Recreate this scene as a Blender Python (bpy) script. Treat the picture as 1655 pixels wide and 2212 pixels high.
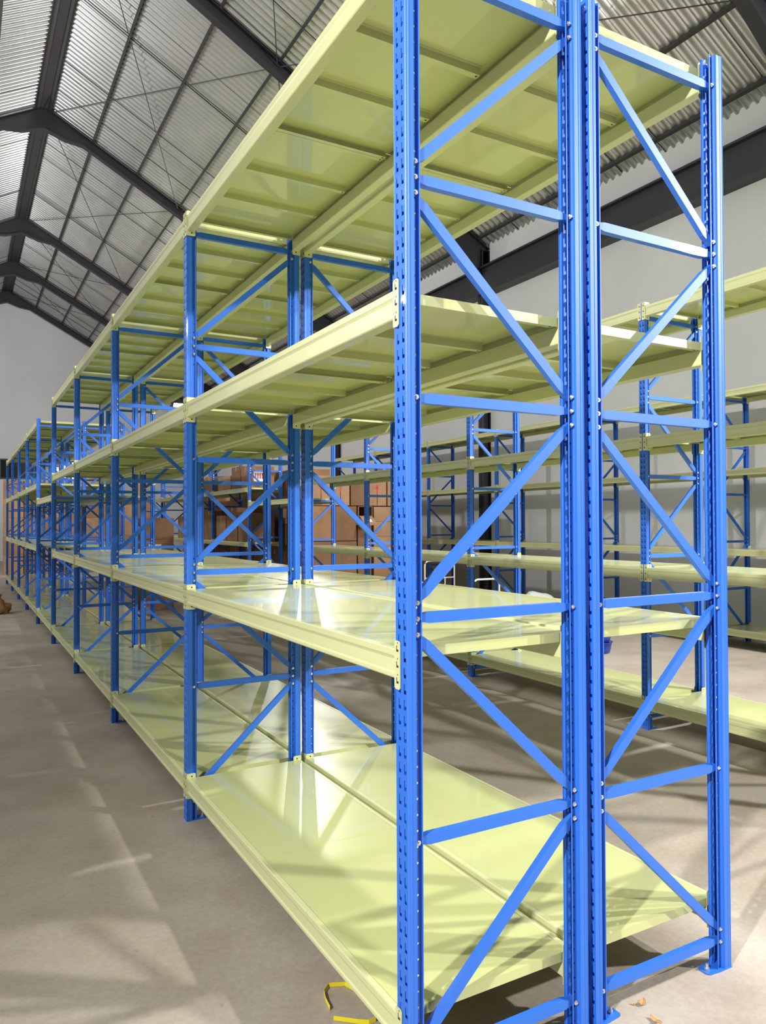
import bpy, bmesh, math, random
from mathutils import Vector, Matrix
random.seed(7)
for o in list(bpy.data.objects): bpy.data.objects.remove(o)
S = bpy.context.scene
COL = S.collection

# ------------------------------------------------------------------ camera
yaw, pitch, roll, FPX = 0.5121, 0.0141, -0.0041, 1624.555
f_ = Vector((math.sin(yaw)*math.cos(pitch), math.cos(yaw)*math.cos(pitch), math.sin(pitch)))
r_ = Vector((math.cos(yaw), -math.sin(yaw), 0)); u_ = r_.cross(f_)
cr, sr = math.cos(roll), math.sin(roll)
rx = cr*r_ + sr*u_; ux = -sr*r_ + cr*u_
cam = bpy.data.cameras.new('camera'); cam_o = bpy.data.objects.new('camera', cam); COL.objects.link(cam_o)
m = Matrix.Identity(4)
for i in range(3):
    m[i][0], m[i][1], m[i][2] = rx[i], ux[i], -f_[i]
m[0][3], m[1][3], m[2][3] = -1.2531, -2.0144, 1.8134
cam_o.matrix_world = m
cam.sensor_fit = 'VERTICAL'; cam.sensor_height = 36.0; cam.lens = FPX*36.0/2212.0
cam.clip_start = 0.05; cam.clip_end = 200
S.camera = cam_o

# ------------------------------------------------------------------ light
S.view_settings.view_transform = 'Standard'; S.view_settings.look = 'None'
S.view_settings.gamma = 1.0; S.view_settings.use_curve_mapping = False
S.view_settings.exposure = -1.50
W = bpy.data.worlds.new('world'); S.world = W; W.use_nodes = True
W.node_tree.nodes['Background'].inputs[0].default_value = (0.93, 0.97, 1.0, 1)
W.node_tree.nodes['Background'].inputs[1].default_value = 0.07
def lamp(name, loc, aim, power, size=0.5, color=(1.0, 0.975, 0.95), spread=180):
    l = bpy.data.lights.new(name, 'AREA'); l.shape = 'DISK'; l.size = size; l.energy = power; l.color = color; l.spread = math.radians(spread)
    o = bpy.data.objects.new(name, l); COL.objects.link(o); o.location = loc
    o.rotation_euler = (Vector(aim)-Vector(loc)).to_track_quat('-Z', 'Y').to_euler()
    return o
lamp('flood_or_fill', (8.4, -3.3, 7.2), (-2.0, 2.0, 4.0), 2600, .30)
lamp('flood_or_fill', (8.5, -5.6, 6.0), (-3.0, 2.0, 3.5), 4200, .30)
lamp('flood_or_fill', (8.0, 4.4, 7.4), (-2.0, 5.0, 5.0), 2600, .30)
lamp('flood_or_fill', (-7.4, -3.5, 6.8), (2.9, -1.0, 1.4), 700, .30, spread=62)
lamp('flood_or_fill', (-7.4, 12.0, 6.8), (2.0, 13.0, 13.0), 2400, .40)  # added fill, tilted up to brighten the right roof slope
lamp('flood_or_fill', (8.4, 20.4, 7.2), (0.0, 20.0, 7.0), 2600, .40)  # added fill for the far part of the hall
lamp('flood_or_fill', (-7.4, 25.0, 6.8), (2.0, 30.0, 11.0), 2200, .40)  # added fill, brightens the far roof and gable wall

# ------------------------------------------------------------------ materials
def mat(name, color, rough=.5, metal=0.0, coat=0.0, bump=None, spec=.5):
    M = bpy.data.materials.new(name); M.use_nodes = True
    nt = M.node_tree; p = nt.nodes['Principled BSDF']
    p.inputs['Base Color'].default_value = (*color, 1); p.inputs['Roughness'].default_value = rough
    p.inputs['Metallic'].default_value = metal; p.inputs['Coat Weight'].default_value = coat
    p.inputs['Coat Roughness'].default_value = .03; p.inputs['Specular IOR Level'].default_value = spec
    if bump:
        sc, st, det = bump
        tc = nt.nodes.new('ShaderNodeTexCoord'); n = nt.nodes.new('ShaderNodeTexNoise')
        n.inputs['Scale'].default_value = sc; n.inputs['Detail'].default_value = det
        b = nt.nodes.new('ShaderNodeBump'); b.inputs['Strength'].default_value = st; b.inputs['Distance'].default_value = .01
        nt.links.new(tc.outputs['Object'], n.inputs['Vector']); nt.links.new(n.outputs['Fac'], b.inputs['Height'])
        nt.links.new(b.outputs['Normal'], p.inputs['Normal'])
    return M
def mottle(M, c1, c2, scale, lo=.35, hi=.65, detail=6, rough=None, coord='Object', stretch=None):
    """two-tone noise on the base colour (paint and dirt variation)"""
    nt = M.node_tree; p = nt.nodes['Principled BSDF']
    tc = nt.nodes.new('ShaderNodeTexCoord'); n = nt.nodes.new('ShaderNodeTexNoise'); r = nt.nodes.new('ShaderNodeValToRGB')
    n.inputs['Scale'].default_value = scale; n.inputs['Detail'].default_value = detail
    r.color_ramp.elements[0].position = lo; r.color_ramp.elements[0].color = (*c1, 1)
    r.color_ramp.elements[1].position = hi; r.color_ramp.elements[1].color = (*c2, 1)
    src = tc.outputs[coord]
    if stretch:
        mp = nt.nodes.new('ShaderNodeMapping'); mp.inputs['Scale'].default_value = stretch
        nt.links.new(src, mp.inputs['Vector']); src = mp.outputs['Vector']
    nt.links.new(src, n.inputs['Vector']); nt.links.new(n.outputs['Fac'], r.inputs['Fac'])
    nt.links.new(r.outputs['Color'], p.inputs['Base Color'])
    return r
BLUE = mat('blue_powder_coat', (.023, .140, .60), .5, 0, .22, (260, .03, 2), .35)
CREAM = mat('cream_powder_coat', (.505, .54, .243), .30, 0, .5, (1.6, .13, 2))  # panel tone, deeper olive to follow the shaded undersides
CREAMB = mat('cream_beam_lit', (.55, .575, .30), .38, 0, .3)  # same cream paint as the panels, kept paler for brightly lit beam faces
ZINC = mat('zinc_bolt', (.75, .75, .74), .3, .9)
DARKMARK = mat('hole_shade_or_print', (.01, .012, .02), .8)  # flat dark colour standing for shade inside holes; also black print
BLACK = mat('black_steel_paint', (.018, .018, .024), .45)
PURL = mat('dark_purlin_paint', (.030, .028, .030), .55)
WALL = mat('painted_wall', (.66, .67, .68), .85); mottle(WALL, (.58, .59, .605), (.64, .65, .66), .35)
ROD = mat('dark_rod', (.03, .03, .03), .6)
CARD = [mat('cardboard_%s' % n, c, .8) for n, c in (('tan', (.29, .155, .075)), ('brown', (.20, .105, .052)), ('pale', (.36, .21, .115)))]
for c, k in zip(CARD, ((.29, .155, .075), (.20, .105, .052), (.36, .21, .115))):
    mottle(c, tuple(x*.85 for x in k), tuple(x*1.1 for x in k), 3.0)
TAPE = mat('packing_tape', (.48, .33, .19), .25)
PAPER = mat('paper_label', (.8, .79, .77), .6)
RED = mat('red_print', (.55, .03, .03), .7)
YEL = mat('yellow_strap', (.72, .62, .01), .4)
WHITEP = mat('white_plastic', (.55, .56, .57), .5, bump=(14, .5, 4))
WHITEM = mat('white_enamel_tube', (.75, .75, .74), .3)
BASIN = mat('blue_plastic', (.02, .05, .38), .35)
LEAF = mat('dry_leaf', (.50, .26, .09), .8)
BROWNBAG = mat('brown_plastic_bag', (.22, .10, .035), .35, bump=(9, .5, 3))
GLASS = mat('dark_glass', (.008, .008, .01), .12)
LENS = bpy.data.materials.new('lamp_lens'); LENS.use_nodes = True
_p = LENS.node_tree.nodes['Principled BSDF']; _p.inputs['Emission Color'].default_value = (1, .97, .93, 1); _p.inputs['Emission Strength'].default_value = 260.0

# floor: worn concrete with stains
FLOOR = mat('concrete_floor', (.4, .37, .33), .62, bump=(30, .12, 8))
nt = FLOOR.node_tree; P = nt.nodes['Principled BSDF']
tc = nt.nodes.new('ShaderNodeTexCoord')
def noise(sc, det, ro=.6):
    n = nt.nodes.new('ShaderNodeTexNoise'); n.inputs['Scale'].default_value = sc; n.inputs['Detail'].default_value = det
    n.inputs['Roughness'].default_value = ro; nt.links.new(tc.outputs['Object'], n.inputs['Vector']); return n
def ramp(src, a, ca, b, cb):
    r = nt.nodes.new('ShaderNodeValToRGB'); e = r.color_ramp.elements
    e[0].position = a; e[0].color = (*ca, 1); e[1].position = b; e[1].color = (*cb, 1)
    nt.links.new(src, r.inputs['Fac']); return r
def mixc(fac, a, b, mode='MIX'):
    x = nt.nodes.new('ShaderNodeMix'); x.data_type = 'RGBA'; x.blend_type = mode
    if isinstance(fac, float): x.inputs[0].default_value = fac
    else: nt.links.new(fac, x.inputs[0])
    nt.links.new(a, x.inputs[6]); nt.links.new(b, x.inputs[7]); return x.outputs[2]
base = ramp(noise(.9, 9).outputs['Fac'], .3, (.335, .288, .235), .7, (.465, .415, .355)).outputs['Color']
warm = ramp(noise(2.3, 6).outputs['Fac'], .45, (1, 1, 1), .72, (.90, .84, .78)).outputs['Color']
fine = ramp(noise(38, 5).outputs['Fac'], .3, (.86, .86, .86), .62, (1, 1, 1)).outputs['Color']
spots = ramp(noise(11, 3, .5).outputs['Fac'], .70, (1, 1, 1), .74, (.62, .58, .54)).outputs['Color']
c = mixc(1.0, base, warm, 'MULTIPLY'); c = mixc(1.0, c, fine, 'MULTIPLY'); c = mixc(.5, c, spots, 'MULTIPLY')
nt.links.new(c, P.inputs['Base Color'])
rr = ramp(noise(1.7, 6).outputs['Fac'], .35, (.5, .5, .5), .65, (.75, .75, .75)); nt.links.new(rr.outputs['Color'], P.inputs['Roughness'])

# galvanised roof sheet; the overlap joint of every sheet is a thin dark line
ROOF = mat('galvanised_sheet', (.62, .63, .64), .30, .75)
nt = ROOF.node_tree; P = nt.nodes['Principled BSDF']; tc = nt.nodes.new('ShaderNodeTexCoord')
sx = nt.nodes.new('ShaderNodeSeparateXYZ'); nt.links.new(tc.outputs['Object'], sx.inputs[0])
mo = nt.nodes.new('ShaderNodeMath'); mo.operation = 'MODULO'; mo.inputs[1].default_value = 1.02
ad = nt.nodes.new('ShaderNodeMath'); ad.operation = 'ADD'; ad.inputs[1].default_value = 40.8
nt.links.new(sx.outputs['Y'], ad.inputs[0]); nt.links.new(ad.outputs[0], mo.inputs[0])
lt = nt.nodes.new('ShaderNodeMath'); lt.operation = 'LESS_THAN'; lt.inputs[1].default_value = .02; nt.links.new(mo.outputs[0], lt.inputs[0])
n1 = noise(.6, 5)
b0 = ramp(n1.outputs['Fac'], .3, (.52, .53, .54), .7, (.66, .67, .68)).outputs['Color']
dk = nt.nodes.new('ShaderNodeRGB'); dk.outputs[0].default_value = (.10, .10, .10, 1)
nt.links.new(mixc(lt.outputs[0], b0, dk.outputs[0]), P.inputs['Base Color'])

# ------------------------------------------------------------------ mesh helpers
def newbm(): return bmesh.new()
def box(bm, x0, x1, y0, y1, z0, z1, mi=0):
    v = [bm.verts.new(p) for p in ((x0,y0,z0),(x1,y0,z0),(x1,y1,z0),(x0,y1,z0),(x0,y0,z1),(x1,y0,z1),(x1,y1,z1),(x0,y1,z1))]
    for q in ((3,2,1,0),(4,5,6,7),(0,1,5,4),(1,2,6,5),(2,3,7,6),(3,0,4,7)):
        fc = bm.faces.new([v[i] for i in q]); fc.material_index = mi
def prism(bm, prof, axis, a, b, mi=0):
    """closed 2-D outline swept along an axis; prof in the two other axes' order"""
    def pt(p, t):
        return {'x': (t, p[0], p[1]), 'y': (p[0], t, p[1]), 'z': (p[0], p[1], t)}[axis]
    A = [bm.verts.new(pt(p, a)) for p in prof]; B = [bm.verts.new(pt(p, b)) for p in prof]
    n = len(prof)
    for i in range(n):
        bm.faces.new((A[i], A[(i+1) % n], B[(i+1) % n], B[i])).material_index = mi
    bm.faces.new(A[::-1]).material_index = mi; bm.faces.new(B).material_index = mi
def cyl(bm, p0, p1, r0, r1=None, n=8, mi=0, caps=True):
    p0, p1 = Vector(p0), Vector(p1); r1 = r0 if r1 is None else r1
    d = (p1-p0).normalized(); a = d.orthogonal().normalized(); b = d.cross(a)
    A = [bm.verts.new(p0+r0*(math.cos(t)*a+math.sin(t)*b)) for t in [2*math.pi*i/n for i in range(n)]]
    B = [bm.verts.new(p1+r1*(math.cos(t)*a+math.sin(t)*b)) for t in [2*math.pi*i/n for i in range(n)]]
    for i in range(n): bm.faces.new((A[i], A[(i+1) % n], B[(i+1) % n], B[i])).material_index = mi
    if caps: bm.faces.new(A[::-1]).material_index = mi; bm.faces.new(B).material_index = mi
def tube(bm, pts, r, n=8, mi=0, closed=False):
    pts = [Vector(p) for p in pts]; rings = []
    N = len(pts)
    for i, p in enumerate(pts):
        if closed: d = (pts[(i+1) % N]-pts[i-1]).normalized()
        else: d = (pts[min(i+1, N-1)]-pts[max(i-1, 0)]).normalized()
        ref = Vector((0,0,1)) if abs(d.z) < .9 else Vector((1,0,0))
        a = d.cross(ref).normalized(); b = a.cross(d)
        rings.append([bm.verts.new(p+r*(math.cos(2*math.pi*k/n)*a+math.sin(2*math.pi*k/n)*b)) for k in range(n)])
    for i in range(N if closed else N-1):
        A, B = rings[i], rings[(i+1) % N]
        for k in range(n): bm.faces.new((A[k], A[(k+1) % n], B[(k+1) % n], B[k])).material_index = mi
    if not closed:
        bm.faces.new(rings[0][::-1]); bm.faces.new(rings[-1])
def mesh(name, bm, mats, smooth=False, recalc=True):
    if recalc: bmesh.ops.recalc_face_normals(bm, faces=bm.faces)
    me = bpy.data.meshes.new(name); bm.to_mesh(me); bm.free()
    for x in (mats if isinstance(mats, (list, tuple)) else [mats]): me.materials.append(x)
    if smooth:
        for q in me.polygons: q.use_smooth = True
    return me
def link(name, me, parent=None, loc=(0,0,0), rot=(0,0,0)):
    o = bpy.data.objects.new(name, me); COL.objects.link(o)
    o.location = loc; o.rotation_euler = rot
    if parent: o.parent = parent
    return o
def tag(o, label=None, cat=None, group=None, kind=None):
    if label: o['label'] = label
    if cat: o['category'] = cat
    if group: o['group'] = group
    if kind: o['kind'] = kind
    return o
def struct(name, me, label=None, cat=None, group=None, loc=(0,0,0), parent=None):
    o = link(name, me, parent, loc); return tag(o, label, cat, group, 'structure')
def bevel(bm, w, seg=2):
    bmesh.ops.bevel(bm, geom=list(bm.edges), offset=w, segments=seg, affect='EDGES', profile=.5)

# ------------------------------------------------------------------ the hall
YF, YB, XL, XR = -9.0, 39.3, -8.3, 9.75
RX, RZ, SL = .72, 13.07, .55                      # ridge line and roof slope (underside of rafters)
def roofz(x, up=0.0): return RZ - SL*abs(x-RX) + up
bm = newbm(); box(bm, XL-.3, XR+.3, YF-3, YB+.3, -.2, 0); struct('floor', mesh('floor', bm, FLOOR), 'worn grey-brown concrete warehouse floor', 'floor')
bm = newbm(); box(bm, XR, XR+.25, YF, YB, 0, 8.75); struct('wall_right', mesh('wall_right', bm, WALL), 'plain pale grey right side wall under the eave', 'wall')
bm = newbm(); box(bm, XL-.25, XL, YF, YB, 0, 8.75); struct('wall_left', mesh('wall_left', bm, WALL), 'plain pale grey left side wall', 'wall')
bm = newbm(); prism(bm, [(XL-.2, 0), (XR+.2, 0), (XR+.2, roofz(XR+.2)+.35), (RX, RZ+.4), (XL-.2, roofz(XL-.2)+.35)], 'y', YB, YB+.25)
struct('wall_back', mesh('wall_back', bm, WALL), 'plain pale grey far gable wall', 'wall')
# corrugated roof, both slopes
bm = newbm()
pitchw, amp, seg = .178, .034, 8
for sgn in (1, -1):
    xe = XR+.25 if sgn > 0 else XL-.25
    ny = int((YB-YF)/pitchw*seg)
    xs = [RX+.02*sgn, RX+(xe-RX)*.5, xe]
    prev = None
    for j in range(ny+1):
        y = YF+(YB-YF)*j/ny
        w = math.sin(2*math.pi*j/seg); w = max(-1, min(1, 1.5*w))
        row = [bm.verts.new((x, y, roofz(x, .36)+amp*w)) for x in xs]
        if prev:
            for k in range(2): bm.faces.new((prev[k], prev[k+1], row[k+1], row[k]))
        prev = row
struct('ceiling', mesh('ceiling', bm, ROOF, True), 'corrugated galvanised sheet roof on dark purlins', 'ceiling')
# ridge capping strip
bm = newbm(); prism(bm, [(RX-.22, roofz(RX-.22, .30)), (RX+.22, roofz(RX+.22, .30)), (RX+.22, roofz(RX+.22, .325)), (RX, RZ+.33), (RX-.22, roofz(RX-.22, .325))], 'y', YF, YB)
struct('trim_1', mesh('ridge_cap', bm, PURL), 'dark ridge capping along the top of the roof', 'ridge cap')
# portal frames
FR = [-3.6, 4.4, 12.4, 20.5, 29.0, 34.3, 39.05]
def isect(bm, pts, wy, tf, y):
    """I-section following a chain of (x, zbottom, ztop): web plus two flanges"""
    for (x0, b0, t0), (x1, b1, t1) in zip(pts, pts[1:]):
        def slab(q, ya, yb):
            A = [bm.verts.new((px, ya, pz)) for px, pz in q]; B = [bm.verts.new((px, yb, pz)) for px, pz in q]
            n = len(q)
            for i in range(n): bm.faces.new((A[i], A[(i+1) % n], B[(i+1) % n], B[i]))
            bm.faces.new(A[::-1]); bm.faces.new(B)
        slab([(x0, b0), (x1, b1), (x1, b1+tf), (x0, b0+tf)], y-wy/2, y+wy/2)
        slab([(x0, t0-tf), (x1, t1-tf), (x1, t1), (x0, t0)], y-wy/2, y+wy/2)
        slab([(x0, b0+tf), (x1, b1+tf), (x1, t1-tf), (x0, t0-tf)], y-.008, y+.008)
for i, y in enumerate(FR):
    root = bpy.data.objects.new('portal_frame', None); COL.objects.link(root); root.location = (RX, y, 0)
    where = ('spanning the roof behind the camera', 'nearest of the frames at the top right corner', 'its haunch showing above the near racks beside the wall beam',
             'its ridge joint nearest in the upper left', 'second ridge joint back at the upper left', 'third ridge joint back at the upper left', 'against the far gable wall')[i]
    tag(root, 'black steel portal frame ' + where, 'portal frame', 'black roof portal frames', 'structure')
    for sgn, nm in ((1, 'r'), (-1, 'l')):
        xe = (XR if sgn > 0 else XL)
        L = abs(xe-RX); pts = []
        for t, dep in ((0, .62), (.55, .50), (1.0, .30), (L*.72, .28), (L-.35, .75), (L, .95)):
            x = RX+sgn*t; zt = roofz(x, .24)
            pts.append((x, zt-dep, zt))
        b_ = newbm(); isect(b_, pts, .20, .02, y); 
        o = link('rafter', mesh('rafter', b_, BLACK), root, (-RX, -y, 0))
        b_ = newbm()
        xi = xe-sgn*.22
        box(b_, min(xi, xi+sgn*.02), max(xi, xi+sgn*.02), y-.1, y+.1, 0, 8.3); box(b_, min(xe-sgn*.02, xe), max(xe-sgn*.02, xe), y-.1, y+.1, 0, 8.3)
        box(b_, min(xi, xe), max(xi, xe), y-.008, y+.008, 0, 8.3)
        link('column', mesh('column', b_, BLACK), root, (-RX, -y, 0))
# purlins, one object each
PX = [.86, 1.98, 3.18, 4.42, 5.70, 7.00, 8.30, 9.42]
bmq = newbm(); prism(bmq, [(-.03, 0), (.03, 0), (.03, .012), (-.018, .012), (-.018, .10), (.03, .10), (.03, .112), (-.03, .112)], 'y', YF, YB)
PM = mesh('purlin', bmq, PURL)
for k, x in enumerate(PX):
    for sgn in (1, -1):
        xx = x if sgn > 0 else 2*RX-x
        if xx < XL: continue
        o = struct('purlin', PM, 'dark steel purlin, %s down the %s roof slope' % (('at the ridge', 'second', 'third', 'fourth', 'fifth', 'sixth', 'seventh', 'last')[k], 'right' if sgn > 0 else 'left'), 'purlin', 'roof purlins', (xx, 0, roofz(xx, .225)))
        o.rotation_euler = (0, math.atan(SL)*sgn, 0)
# sag rods and X bracing wires under the roof
def rod(p, q, r, label):
    b_ = newbm(); tube(b_, [p, q], r, 5); struct('brace_rod', mesh('brace_rod', b_, ROD), label, 'rod', 'thin rods under the roof')
for a, b in zip(FR[1:], FR[2:]):
    for x0, x1 in ((.8, 4.4), (4.4, 8.3)):
        for ya, yb in ((a, b), (b, a)):
            rod((x0, ya, roofz(x0, .14)), (x1, yb, roofz(x1, .14)), .011, 'thin diagonal bracing rod under the right roof slope')
    for t in ((1/3., 2/3.) if b-a > 6 else (.5,)):
        y = a+(b-a)*t
        rod((.9, y, roofz(.9, .26)), (9.4, y, roofz(9.4, .26)), .012, 'thin sag rod running down the right roof slope')
# black beam along the right wall, dark opening in the far wall
bm = newbm()
box(bm, XR-.30, XR, YF, YB-.3, 7.20, 7.24); box(bm, XR-.30, XR, YF, YB-.3, 7.82, 7.86); box(bm, XR-.20, XR-.17, YF, YB-.3, 7.24, 7.82)
struct('trim_2', mesh('wall_beam', bm, BLACK), 'deep black steel beam running along the right wall', 'beam')
w1 = bpy.data.objects.new('window_1', None); COL.objects.link(w1); w1.location = (3.0, YB, 4.03)
tag(w1, 'long dark strip window low in the far gable wall', 'window', None, 'structure')
bm = newbm()
for xa, xb, za, zb in ((-2.6, 2.6, 0, .07), (-2.6, 2.6, .93, 1.0), (-2.6, -2.53, .07, .93), (2.53, 2.6, .07, .93), (-.9, -.84, .07, .93), (.84, .9, .07, .93)): box(bm, xa, xb, -.05, 0, za, zb)
link('window_frame', mesh('window_frame', bm, BLACK), w1)
bm = newbm(); box(bm, -2.54, 2.54, -.02, -.005, .06, .94); link('window_pane', mesh('window_pane', bm, GLASS), w1)

# ------------------------------------------------------------------ rack parts (meshes shared by every copy)
BAY, DEP = 2.596, .655
NODE0, NP = .11, .70
LEV = [.137, 1.287, 2.434, 3.583]                # bottoms of the beam brackets
TUN = 2.134                                       # single lower shelf in the pass-through bay
HT = 3.735
def upright_mesh(odd):
    bm = newbm()
    # aisle face at t=-.045 (x), y -.032...032, with two columns of keyhole slots every 50 mm
    pit = .05; n = int((HT-.02)/pit)
    ys = [-.032, -.022, -.019, -.0125, -.0095, .0095, .0125, .019, .022, .032]
    zs = [0, .008, .020, .040, .05]
    # cells left out: the wide foot of a slot, then its narrow throat
    def hole(i, j):
        if j == 1: return i in (1, 2, 3) or i in (5, 6, 7)
        if j == 2: return i in (2, 3) or i in (6, 7)
        return False
    # the throat sits to the +y side of the foot in both columns
    ys = [-.032, -.024, -.016, -.0105, -.0100, .008, .016, .0215, .0220, .032]
    def hole(i, j):
        if j == 1: return i in (1, 2) or i in (5, 6)
        if j == 2: return i in (2,) or i in (6,)
        return False
    cache = {}
    def V(x, y, z):
        k = (round(x, 5), round(y, 5), round(z, 5))
        if k not in cache: cache[k] = bm.verts.new((x, y, z))
        return cache[k]
    def F(*p, mi=0):
        try: bm.faces.new([V(*q) for q in p]).material_index = mi
        except ValueError: pass
    FX = -.045
    zbase = [.02+pit*k for k in range(n)]
    for z0 in zbase:
        for j in range(4):
            for i in range(9):
                if hole(i, j): continue
                F((FX, ys[i], z0+zs[j]), (FX, ys[i+1], z0+zs[j]), (FX, ys[i+1], z0+zs[j+1]), (FX, ys[i], z0+zs[j+1]))
    ztop = .02+pit*n
    for za, zb in ((0, .02), (ztop, HT)):
        for i in range(9): F((FX, ys[i], za), (FX, ys[i+1], za), (FX, ys[i+1], zb), (FX, ys[i], zb))
    # side walls with a shallow groove, the step, the bolt flange with round holes, the lip
    for s in (-1, 1):
        path = [(-.045, .032), (-.034, .032), (-.031, .0309), (-.027, .0309), (-.024, .032), (-.012, .032), (-.009, .0145)]
        for (a, b), (c_, d) in zip(path, path[1:]):
            F((a, s*b, 0), (c_, s*d, 0), (c_, s*d, HT), (a, s*b, HT))
        yf = s*.0145
        for z0 in zbase:
            zc = z0+.025; cx = .001; r = .0042
            oc = [(cx+r*math.cos(t), zc+r*math.sin(t)) for t in [math.pi/4*k for k in range(8)]]
            ou = [(.011, zc), (.011, z0+pit), (cx, z0+pit), (-.009, z0+pit), (-.009, zc), (-.009, z0), (cx, z0), (.011, z0)]
            for k in range(8):
                q = [ou[k], ou[(k+1) % 8], oc[(k+1) % 8], oc[k]]
                F(*[(p[0], yf, p[1]) for p in q])
        for za, zb in ((0, .02), (ztop, HT)):
            F((-.009, yf, za), (cx, yf, za), (.011, yf, za), (.011, yf, zb), (cx, yf, zb), (-.009, yf, zb))
        F((.011, yf, 0), (.0135, s*.022, 0), (.0135, s*.022, HT), (.011, yf, HT))
        F((.0135, s*.022, 0), (.017, s*.022, 0), (.017, s*.022, HT), (.0135, s*.022, HT))
    bmesh.ops.recalc_face_normals(bm, faces=bm.faces)
    # sheet thickness
    bmesh.ops.solidify(bm, geom=bm.faces[:], thickness=.0018)
    # bolts
    for k in range(6):
        z = NODE0+NP*k
        A = (k % 2 == 1) if odd else (k % 2 == 0)
        zz = [z]
        if A:
            if k < 5: zz.append(z+.05)
            if k > 0: zz.append(z-.05)
        for q in zz:
            for s in (-1, 1):
                cyl(bm, (0.001, s*.0135, q), (0.001, s*.022, q), .0085, n=6, mi=1)
                cyl(bm, (0.001, s*.022, q), (0.001, s*.0265, q), .0045, n=6, mi=1)
    return mesh('upright_odd' if odd else 'upright_even', bm, [BLUE, ZINC], recalc=False)
UP = [upright_mesh(False), upright_mesh(True)]
bm = newbm()
prism(bm, [(-.048, -.036), (.02, -.036), (.075, -.03), (.085, -.02), (.085, .02), (.075, .03), (.02, .036), (-.048, .036)], 'z', 0, .004)
box(bm, -.040, -.036, -.030, .030, .004, .05)
cyl(bm, (.058, 0, .004), (.058, 0, .012), .011, n=6, mi=1); cyl(bm, (.058, 0, .012), (.058, 0, .026), .006, n=8, mi=1)
BASEP = mesh('base_plate', bm, [BLUE, ZINC])
def brace_mesh(name, L, h, w):
    """C-channel bar lying along local x with crimped ends"""
    bm = newbm(); t = .0022
    st = [(-.006, .62), (.018, .66), (.05, 1), (L-.05, 1), (L-.018, .66), (L+.006, .62)]
    def ring(x, k):
        H, Wd = h/2*k, w/2
        return [(x, -Wd, -H), (x, Wd, -H), (x, Wd, -H+t), (x, -Wd+t, -H+t), (x, -Wd+t, H-t), (x, Wd, H-t), (x, Wd, H), (x, -Wd, H)]
    prev = None
    for x, k in st:
        R = [bm.verts.new(p) for p in ring(x, k)]
        if prev:
            for i in range(8): bm.faces.new((prev[i], prev[(i+1) % 8], R[(i+1) % 8], R[i]))
        prev = R
    # rounded shoulders
    return mesh(name, bm, BLUE)
HB = brace_mesh('horizontal_brace', DEP, .034, .0265)
dl = math.hypot(DEP, NP-.10); dang = math.atan2(NP-.10, DEP)
DB = brace_mesh('diagonal_brace', dl, .034, .0225)
# beam: sigma section with a panel step, local origin at the row line, outer face x=-.045
BY0, BY1 = .056, BAY-.020
def bracket_into(bm, y, d, zb, mi_c=0, mi_h=1):
    """end plate at y plus hook leg over the upright; d=+1 leg runs towards +y"""
    ya, yb = (y, y+.003) if d < 0 else (y-.003, y)
    b1 = newbm()
    prism(b1, [(-.0485, 0.005), (-.044, 0), (0, 0), (.006, .006), (.006, .147), (0, .153), (-.044, .153), (-.0485, .148)], 'y', ya, yb)
    for q in b1.faces: q.material_index = mi_c
    l0, l1 = (y-.033, y) if d < 0 else (y, y+.033)
    prism(b1, [(l0, .006), (l0+.006, 0), (l1-.006, 0), (l1, .006), (l1, .147), (l1-.006, .153), (l0+.006, .153), (l0, .147)], 'x', -.0495, -.0465, mi_c)
    # dark marks laid on the plate stand for shaded holes and hook slots
    s = -1 if d < 0 else 1
    for z in (.018, .135):
        cyl(b1, (-.018, ya-.0006 if True else ya, z), (-.018, yb+.0006, z), .0048, n=8, mi=mi_h)
    yc = (l0+l1)/2
    for z in (.022, .072, .122):
        box(b1, -.0502, -.0490, yc-.008, yc+.004, z-.003, z+.004, mi_h); box(b1, -.0502, -.0490, yc+.001, yc+.004, z+.004, z+.016, mi_h)
        box(b1, -.0502, -.0490, yc-.004, yc-.001, z+.022, z+.027, mi_h)
    tmp = bpy.data.meshes.new('tmp'); b1.to_mesh(tmp); b1.free()
    k = len(bm.verts); bm.from_mesh(tmp); bpy.data.meshes.remove(tmp)
    bm.verts.ensure_lookup_table()
    for v in bm.verts[k:]: v.co.z += zb
PROF = [(.003, 0), (0, .004), (0, .015), (.005, .021), (.006, .060), (.003, .068), (.001, .072), (.001, .091), (.004, .095), (.024, .095), (.024, .063), (.050, .063), (.050, .003), (.047, 0)]
def beam_mesh(with_brackets):
    bm = newbm()
    prism(bm, [(-.045+a, b) for a, b in PROF], 'y', BY0, BY1)
    if with_brackets:
        bracket_into(bm, BY0, -1, -.03); bracket_into(bm, BY1, 1, -.03)
    return mesh('beam', bm, [CREAMB, DARKMARK])
BEAM, BEAMB = beam_mesh(False), beam_mesh(True)
bm = newbm(); bracket_into(bm, 0, -1, -.03); BRA = mesh('bracket', bm, [CREAMB, DARKMARK])
bm = newbm(); bracket_into(bm, 0, 1, -.03); BRB = mesh('bracket', bm, [CREAMB, DARKMARK])
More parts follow.
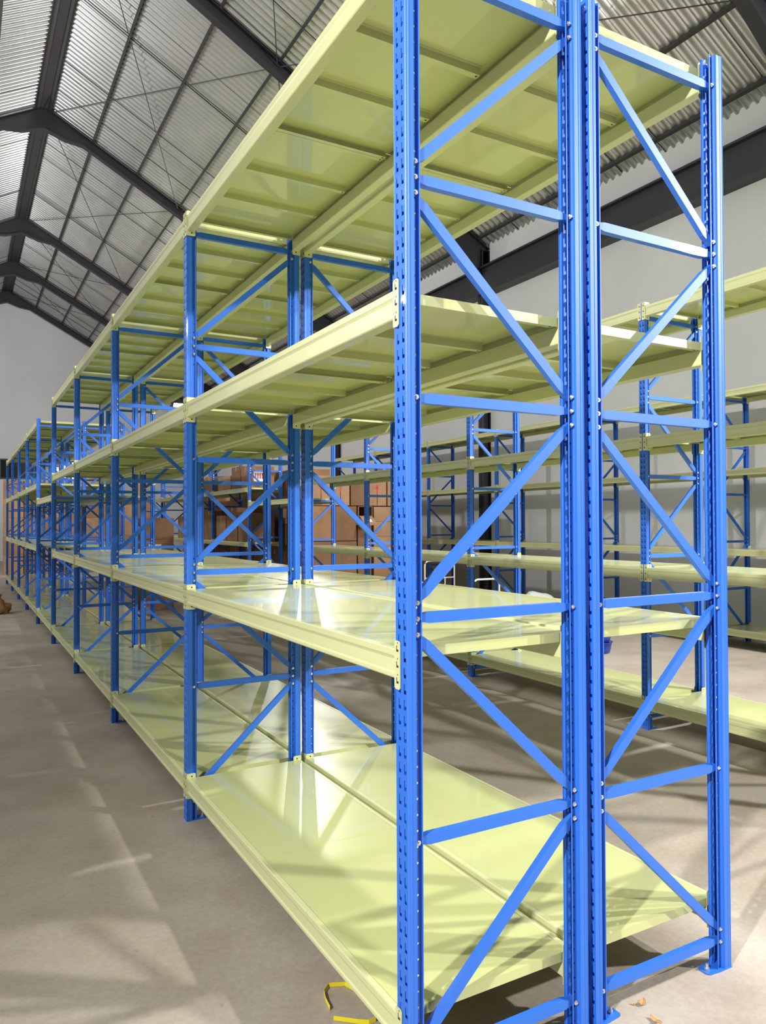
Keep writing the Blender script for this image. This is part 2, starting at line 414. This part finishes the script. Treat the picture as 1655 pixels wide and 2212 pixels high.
# shelf panel: pressed sheet with folded edges, two Z stiffeners underneath; local x 0..DEP, local y 0..PL, top at 0
PL = (BY1-BY0)/2 - .002
def panel_mesh():
    bm = newbm(); x0, x1 = -.019, DEP+.019; t = .0015
    # sheet split so that the light lip of the fold reads at its edges
    box(bm, x0, x1, .0, PL, -t, 0)
    for ya, yb, d in ((0, .0018, 1), (PL-.0018, PL, -1)):
        box(bm, x0+.03, x1-.03, ya, yb, -.034, -t)
        if d > 0: box(bm, x0+.045, x1-.045, yb, yb+.022, -.034, -.032)
        else: box(bm, x0+.045, x1-.045, ya-.022, ya, -.034, -.032)
    for xa in (x0, x1-.0018): box(bm, xa, xa+.0018, .002, PL-.002, -.030, -t)
    for y in (PL*.345, PL*.655):
        box(bm, x0+.045, x1-.045, y, y+.0018, -.032, -t); box(bm, x0+.045, x1-.045, y, y+.030, -.034, -.032)
        box(bm, x0+.045, x1-.045, y-.012, y, -t-.002, -t)
        for hx in (x0+.057, x1-.057): cyl(bm, (hx, y+.014, -.0345), (hx, y+.014, -.033), .005, n=8, mi=1)
    for y in (.010, PL-.012):
        for hx in (x0+.057, x1-.057): cyl(bm, (hx, y, -.0345), (hx, y, -.033), .005, n=8, mi=1)
    return mesh('shelf_panel', bm, [CREAM, DARKMARK])
PAN = panel_mesh()

def rack(label, X0, flip, rows, tunnel=None, detail=4, group='blue and cream shelving racks'):
    """a run of frames and shelf bays. rows = indices on the 2.596 m grid; flip: zigzag starts at the far upright"""
    YC = .018
    root = bpy.data.objects.new('pallet_rack', None); COL.objects.link(root)
    r0 = rows[0]; root.location = (X0, r0*BAY, 0)
    tag(root, label, 'shelving rack', group)
    for r in rows:
        y = (r-r0)*BAY+YC
        for side in (0, 1):
            odd = (side == 1) != flip
            u = link('upright', UP[1 if odd else 0], root, (0 if side == 0 else DEP, y, 0), (0, 0, 0 if side == 0 else math.pi))
            link('base_plate', BASEP, u)
        for k in range(6): link('horizontal_brace', HB, root, (0, y, NODE0+NP*k))
        for k in range(5):
            up = (k % 2 == 0) != flip
            if up: link('diagonal_brace', DB, root, (0, y, NODE0+NP*k+.05), (0, -dang, 0))
            else: link('diagonal_brace', DB, root, (0, y, NODE0+NP*(k+1)-.05), (0, dang, 0))
    for r in rows[:-1]:
        y = (r-r0)*BAY
        levs = LEV if r != tunnel else [LEV[0], TUN]
        near = (r-r0) < detail
        for zb in levs:
            for side in (0, 1):
                if side == 0: loc, rot = (0, y, zb+.03), 0
                else: loc, rot = (DEP, y+BAY+2*YC, zb+.03), math.pi
                if side == 1: loc = (DEP, y+BY0+BY1, zb+.03)
                b = link('beam', BEAM if near else BEAMB, root, loc, (0, 0, rot))
                if near:
                    link('bracket', BRA, b, (0, BY0, 0)); link('bracket', BRB, b, (0, BY1, 0))
            for h in (0, 1):
                link('shelf_panel', PAN, root, (0, y+BY0+.001+h*(PL+.003), zb+.03+.0945))
    return root
GAP = .1305
XA, XB, XC, XD = 0.0, DEP+GAP, 4.012, 8.45
rack('blue steel rack run with cream shelves, its slotted side facing the open left aisle', XA, False, list(range(0, 10)), 4)
rack('blue rack run standing back to back with the left-aisle run, nearest frame at right', XB, True, list(range(0, 10)), 4)
rack('blue rack run with cream shelves standing alone across the right-hand aisle', XC, False, list(range(0, 10)), 4)
rack('farthest right blue rack run, its back to the pale right wall', XD, True, list(range(1, 8)), None)

# ------------------------------------------------------------------ cartons
def carton(x0, x1, y0, y1, z0, z1, m=0, label='', group=None, tape=True, arrow=False, lab=False, strap=False, opened=False, rz=None):
    cx, cy = (x0+x1)/2, (y0+y1)/2; hx, hy, h = (x1-x0)/2-.004, (y1-y0)/2-.004, (z1-z0)-.002
    root = bpy.data.objects.new('carton', None); COL.objects.link(root)
    root.location = (cx, cy, z0+.001); root.rotation_euler = (0, 0, rz if rz is not None else random.uniform(-.012, .012))
    tag(root, label, 'cardboard box', group)
    bm = newbm()
    if opened:
        t = .012
        box(bm, -hx, hx, -hy, hy, 0, t); box(bm, -hx, -hx+t, -hy, hy, t, h); box(bm, hx-t, hx, -hy, hy, t, h)
        box(bm, -hx+t, hx-t, hy-t, hy, t, h); box(bm, -hx+t, hx-t, -hy, -hy+t, t, h*.45); box(bm, -hx, hx, -hy, hy, h-t, h)
    else:
        box(bm, -hx, hx, -hy, hy, 0, h-.006); bevel(bm, .006, 2)
        # the four closed flaps meet in a slit along the top
        box(bm, -hx+.004, hx-.004, -hy+.004, -.002, h-.0065, h-.001); box(bm, -hx+.004, hx-.004, .002, hy-.004, h-.0065, h-.001)
    link('box_body', mesh('box_body', bm, CARD[m]), root)
    if opened:
        bm = newbm(); box(bm, -hx*.95, hx*.95, -.006, 0, -.30, 0)
        f = link('flap', mesh('flap', bm, CARD[2]), root, (0, -hy-.008, h*.45), (-.9, 0, .1))
        bm = newbm(); box(bm, -.07, .07, -.008, -.0061, -.2, -.1); link('shipping_label', mesh('shipping_label', bm, PAPER), f)
    if tape and not opened:
        bm = newbm(); box(bm, -hx, hx, -.025, .025, h, h+.0008); box(bm, -hx-.0012, -hx, -.025, .025, h-.09, h+.0008); box(bm, hx, hx+.0012, -.025, .025, h-.09, h+.0008)
        link('packing_tape', mesh('packing_tape', bm, TAPE), root)
    if arrow:
        bm = newbm(); y = -hy-.002; a = .035
        prism(bm, [(-.012, h*.45), (.012, h*.45), (.012, h*.66), (.04, h*.66), (0, h*.82), (-.04, h*.66), (-.012, h*.66)], 'y', y-.001, y)
        link('printed_arrow', mesh('printed_arrow', bm, RED), root)
        bm = newbm(); box(bm, -.006, .006, y-.0012, y, .01, h*.45); link('printed_line', mesh('printed_line', bm, DARKMARK), root)
    if lab:
        bm = newbm(); box(bm, -.19, .07, -hy-.003, -hy, h*.30, h*.80); link('shipping_label', mesh('shipping_label', bm, PAPER), root)
        bm = newbm()
        for k in range(4): box(bm, -.16+.05*k, -.135+.05*k, -hy-.004, -hy-.003, h*.42, h*.68)
        link('printed_text', mesh('printed_text', bm, RED), root)
    if strap:
        bm = newbm(); q = .008
        for sx_ in (hx*.35,):
            box(bm, sx_-q, sx_+q, -hy-.003, -hy, 0, h); box(bm, sx_-q, sx_+q, -hy, hy, h, h+.0008)
        link('strap', mesh('strap', bm, YEL), root)
    return root
# stacks behind the middle run (front faces at y = 11.6)
G1 = 'cartons with a red arrow in the stacked wall'
for i, (xa, xb) in enumerate(((4.80, 5.20), (5.22, 5.64), (5.66, 6.02), (6.05, 6.50), (6.52, 7.0))):
    arr = i in (0, 1, 3)
    carton(xa, xb, 11.62, 12.3, 2.16, 2.76-.02*i, 2 if i != 2 else 1, ('tan carton with red up arrow, %s along the top row of the stacked wall' % ('first', 'second', 'third', 'fourth', 'fifth')[i]) if arr else ('plain carton without arrow on the top row, %s' % ('between the arrow cartons' if i == 2 else 'at the right end')), 'cartons stacked behind the racks', arrow=arr, rz=0)
for i, (xa, xb) in enumerate(((4.80, 5.30), (5.32, 5.80))):
    carton(xa, xb, 11.62, 12.3, 1.45, 2.15, i, 'large plain carton in the second row of the stacked wall, %s one' % ('left' if i == 0 else 'right'), 'cartons stacked behind the racks', rz=0)
    for k in range(2):
        carton(xa, xb, 11.62, 12.3, .72*k, .72*(k+1), 1, 'dark shaded carton at the foot of the stacked wall behind the racks', 'dark cartons at the foot of the stack', rz=0)
carton(5.82, 6.14, 11.55, 12.2, 1.78, 2.15, 0, 'torn open carton with a hanging flap and dark inside', 'cartons stacked behind the racks', opened=True, rz=-.05)
carton(5.82, 6.14, 11.62, 12.3, .9, 1.77, 1, 'dark carton directly under the torn open one', 'cartons stacked behind the racks', rz=0)
carton(5.82, 6.14, 11.62, 12.3, 0, .89, 1, 'dark carton at the foot of the stacked wall under the torn one', 'cartons stacked behind the racks', rz=0)
ordn = ('lowest', 'second from the floor', 'third from the floor', 'fourth from the floor', 'fifth from the floor', 'sixth from the floor', 'topmost')
for k in range(7):
    carton(6.17, 7.22+random.uniform(-.03, .03), 11.58, 12.3, .306*k, .306*(k+1), 2 if k > 2 else 0, 'flat strapped carton in the right-hand stack, ' + ordn[k], 'flat strapped cartons', strap=True, rz=0)
# stacks lining the back of the middle run
for j in range(9):
    y = 12.45+.92*j
    hgt = (.62, .60, .58, .60, .55)
    z = 0
    for k in range(5):
        h = hgt[k]
        if k == 4 and j in (2, 5, 6): break
        carton(4.86, 5.6, y, y+.88, z, z+h, (1, 1, 0, 2, 2)[k] if j % 2 else (1, 0, 1, 2, 0)[k], 'plain brown carton in the long stacked wall behind the middle run', 'plain cartons in the long stacked wall')
        z += h
# cartons on the middle run's shelves beyond the pass-through bay
zt = LEV[2]+.03+.0945
for i, (ya, yb, h, m_) in enumerate(((13.12, 13.72, .46, 0), (13.76, 14.36, .50, 1), (14.42, 15.40, .33, 2), (15.75, 16.5, .40, 0), (16.6, 17.3, .36, 2))):
    carton(4.05, 4.60, ya, yb, zt, zt+h, m_, ('brown carton on the third shelf, first beyond the low pass-through shelf', 'tall brown carton on the third shelf, second beyond the pass-through', 'wide pale carton on the third shelf beside the tall brown one', 'brown carton on the third shelf of the next bay back', 'pale carton on the third shelf, farthest back')[i], 'cartons on the third shelf', lab=(i == 0))
zt = LEV[1]+.03+.0945
for i in range(7):
    ya = (13.15, 13.95, 14.75, 15.75, 16.55, 17.35, 18.35)[i]
    carton(4.04, 4.62, ya, ya+.74, zt, zt+(.62, .75, .58, .7, .66, .72, .6)[i], (1, 1, 0, 1, 0, 1, 0)[i], 'dark brown carton on the second shelf beyond the pass-through bay', 'dark cartons on the second shelf')
# labelled stack in the right-hand aisle
for k, (h, m_) in enumerate(((.48, 1), (.50, 1), (.50, 0), (.45, 1))):
    z0 = sum((.48, .50, .50, .45)[:k])
    carton(2.02, 2.68, 14.0, 14.6, z0, z0+h, m_, ('lowest carton of the lone stack in the right-hand aisle', 'second carton up in the lone stack in the right-hand aisle', 'carton with a white and red label in the lone aisle stack', 'top carton of the lone aisle stack, wrapped in shiny tape')[k], 'lone aisle stack of cartons', lab=(k == 2), rz=(.02, -.02, 0, .03)[k])
# far stacks before the gable wall
for i in range(8):
    for k in range(5):
        if k == 4 and i in (3, 6): continue
        carton(.1+.66*i, .1+.66*i+.64, 28.0+.1*(i % 2), 28.7+.1*(i % 2), .68*k, .68*(k+1), (2, 0, 2)[(i+k) % 3], 'pale brown carton in the far stacks before the gable wall', 'far stacks of pale cartons')

# ------------------------------------------------------------------ small things
def thing(name, label, cat, loc, rz=0, group=None):
    o = bpy.data.objects.new(name, None); COL.objects.link(o); o.location = loc; o.rotation_euler = (0, 0, rz)
    return tag(o, label, cat, group)
# platform trolleys between the middle run and the wall run
def trolley(label, loc, rz, w, hh, depth):
    t = thing('platform_trolley', label, 'trolley', loc, rz, 'platform trolleys')
    bm = newbm(); box(bm, -w/2, w/2, 0, depth, .14, .18); bevel(bm, .01, 2); link('platform', mesh('platform', bm, BASIN), t)
    bm = newbm(); R = .09; pts = [(-w/2+.03, .02, .18), (-w/2+.03, .02, hh-R)]
    pts += [(-w/2+.03+R-R*math.cos(a), .02, hh-R+R*math.sin(a)) for a in (.4, .8, 1.2, 1.57)]
    pts += [(w/2-.03-R+R*math.sin(a), .02, hh-R+R*math.cos(a)) for a in (0, .4, .8, 1.2)]
    pts += [(w/2-.03, .02, hh-R), (w/2-.03, .02, .18)]
    tube(bm, pts, .016, 8); tube(bm, [(-w/2+.03, .02, hh*.68), (w/2-.03, .02, hh*.68)], .013, 8)
    for q in (-.1, .1): tube(bm, [(q*w/.6, .02, .18), (q*w/.6, .02, hh*.68)], .011, 8)
    link('handle', mesh('handle', bm, WHITEM, True), t)
    for sx_ in (-1, 1):
        for yy in (.1, depth-.1):
            bm = newbm(); cyl(bm, (sx_*(w/2-.07)-.015, yy, .06), (sx_*(w/2-.07)+.015, yy, .06), .06, n=16); box(bm, sx_*(w/2-.07)-.02, sx_*(w/2-.07)+.02, yy-.02, yy+.02, .10, .14)
            link('caster', mesh('caster', bm, BLACK), t)
trolley('white tubular trolley handle standing before the stacked cartons, taller of the two', (7.05, 10.45, 0), 0, .76, 1.05, .95)
trolley('shorter white tubular trolley handle right of the taller one', (6.42, 8.1, 0), -.1, .56, .86, .7)
# blue basins stacked on the floor beyond the middle run
for k in range(2):
    t = thing('plastic_basin', ('lower' if k == 0 else 'upper') + ' of two blue plastic basins stacked on the concrete floor', 'basin', (6.47, 5.70, .002+.155*k), .2, 'stacked blue basins')
    bm = newbm(); n = 28; prof = [(.02, 0), (.185, 0), (.20, .01), (.215, .10), (.225, .150), (.235, .150), (.235, .142), (.225, .142), (.21, .05), (.19, .012), (.02, .008)]
    rings = [[bm.verts.new((r*math.cos(2*math.pi*i/n), r*math.sin(2*math.pi*i/n), z)) for i in range(n)] for r, z in prof]
    for A, B in zip(rings, rings[1:]):
        for i in range(n): bm.faces.new((A[i], A[(i+1) % n], B[(i+1) % n], B[i]))
    bm.faces.new(rings[0][::-1]); bm.faces.new(rings[-1])
    link('bowl', mesh('bowl', bm, BASIN, True), t)
    if k == 1:
        for sx_ in (-1, 1):
            bm = newbm(); box(bm, sx_*.262-.035, sx_*.262+.035, -.05, .05, .132, .150); bevel(bm, .006, 2); link('handle', mesh('handle', bm, BASIN), t)
# crumpled bags: lumpy, gathered surfaces
def lumpy(name, M, loc, sx_, sy_, sz_, label, cat, seed):
    rnd = random.Random(seed); bm = newbm(); bmesh.ops.create_icosphere(bm, subdivisions=4, radius=1)
    ph = [(Vector((rnd.uniform(-1, 1), rnd.uniform(-1, 1), rnd.uniform(-1, 1))).normalized(), rnd.uniform(3, 9), rnd.uniform(0, 6), rnd.uniform(.015, .06)) for _ in range(14)]
    for v in bm.verts:
        d = v.co.normalized(); k = 1+sum(a*math.sin(f*d.dot(ax)+p) for ax, f, p, a in ph)
        z = d.z*k
        v.co = Vector((d.x*k*sx_, d.y*k*sy_, max(z, -.55)*sz_+.55*sz_))
    o = link(name, mesh(name, bm, M, True), None, loc); return tag(o, label, cat)
lumpy('plastic_sack', WHITEP, (7.55, 8.1, 0), .34, .34, .375, 'bulging white plastic sack on the floor between the middle and wall runs', 'sack', 3)
bb = lumpy('sack', BROWNBAG, (-.62, 15.1, 0), .24, .24, .20, 'small brown plastic sack on the floor at the far left edge', 'sack', 5)
bm = newbm(); cyl(bm, (0, 0, .27), (.02, 0, .40), .05, .10, n=12); bb2 = link('gathered_neck', mesh('gathered_neck', bm, BROWNBAG, True), bb)
# yellow packing strap pieces on the floor beside the near shelf
def strap(pts, label, w=.016):
    bm = newbm(); prev = None; t = .0012
    P3 = [Vector(p) for p in pts]
    for i, p in enumerate(P3):
        d = (P3[min(i+1, len(P3)-1)]-P3[max(i-1, 0)]).normalized(); s = Vector((0, 0, 1)); nn = d.cross(s).normalized()
        R = [bm.verts.new(q) for q in (p-s*0, p-s*0+nn*t, p+s*w+nn*t, p+s*w)]
        if prev:
            for k in range(4): bm.faces.new((prev[k], prev[(k+1) % 4], R[(k+1) % 4], R[k]))
        else: bm.faces.new(R[::-1])
        prev = R
    bm.faces.new(prev)
    tag(link('packing_strap', mesh('packing_strap', bm, YEL)), label, 'strap', 'yellow packing straps')
strap([(-.05, .545, .002), (-.042, .60, .002), (-.028, .645, .002), (.006, .675, .002), (.065, .650, .002), (.09, .58, .002), (.12, .50, .002), (.14, .42, .002)], 'yellow packing strap curled on the floor beneath the near bottom shelf')
strap([(-.062, .488, .002), (-.02, .452, .002), (.01, .425, .002), (.04, .405, .002), (.068, .405, .002), (.085, .44, .002)], 'shorter yellow strap piece at the bottom edge of the picture')
# dry leaves
def leaf(loc, rz, s, label):
    bm = newbm(); n = 8; up_, lo_ = [], []
    for i in range(n+1):
        t = i/n; w = .5*math.sin(math.pi*t**.8)*(.55+.12*math.sin(9*t)); x = (t-.5)
        z = .18*abs(x)+.04*math.sin(7*t)
        up_.append((bm.verts.new((x*s, w*s, (z+.14)*s)), bm.verts.new((x*s, 0, z*s+.002)), bm.verts.new((x*s, -w*s, (z+.10)*s))))
    for a, b in zip(up_, up_[1:]):
        for k in range(2):
            try: bm.faces.new((a[k], a[k+1], b[k+1], b[k]))
            except ValueError: pass
    bmesh.ops.remove_doubles(bm, verts=bm.verts, dist=1e-5)
    bmesh.ops.solidify(bm, geom=bm.faces[:], thickness=.0008)
    o = link('dry_leaf', mesh('dry_leaf', bm, LEAF), None, loc, (0, 0, rz)); tag(o, label, 'leaf', 'dry leaves on the floor')
leaf((.99, .0, .001), .5, .045, 'curled dry leaf on the floor before the right-hand end frame')
leaf((.95, -.095, .001), 1.4, .05, 'dry leaf at the bottom edge of the floor')
leaf((.955, .012, .001), 2.2, .02, 'tiny dry leaf scrap beside the larger curled leaf')
# far floodlight on the gable wall
fl = thing('floodlight', 'bright white floodlight high on the far gable wall glaring over the shelves', 'floodlight', (9.0, 38.95, 8.2))
bm = newbm(); prism(bm, [(-.26, -.18), (.26, -.18), (.30, .18), (-.30, .18)], 'y', -.16, .02); link('housing', mesh('housing', bm, BLACK), fl, (0, 0, 0), (.3, 0, 0))
bm = newbm(); box(bm, -.24, .24, -.172, -.162, -.15, .15); link('lamp_lens', mesh('lamp_lens', bm, LENS), fl, (0, 0, 0), (.3, 0, 0))
bm = newbm(); box(bm, -.34, -.32, -.05, .28, -.03, .03); box(bm, .32, .34, -.05, .28, -.03, .03); box(bm, -.34, .34, .26, .29, -.03, .03); link('mounting_bracket', mesh('mounting_bracket', bm, BLACK), fl)
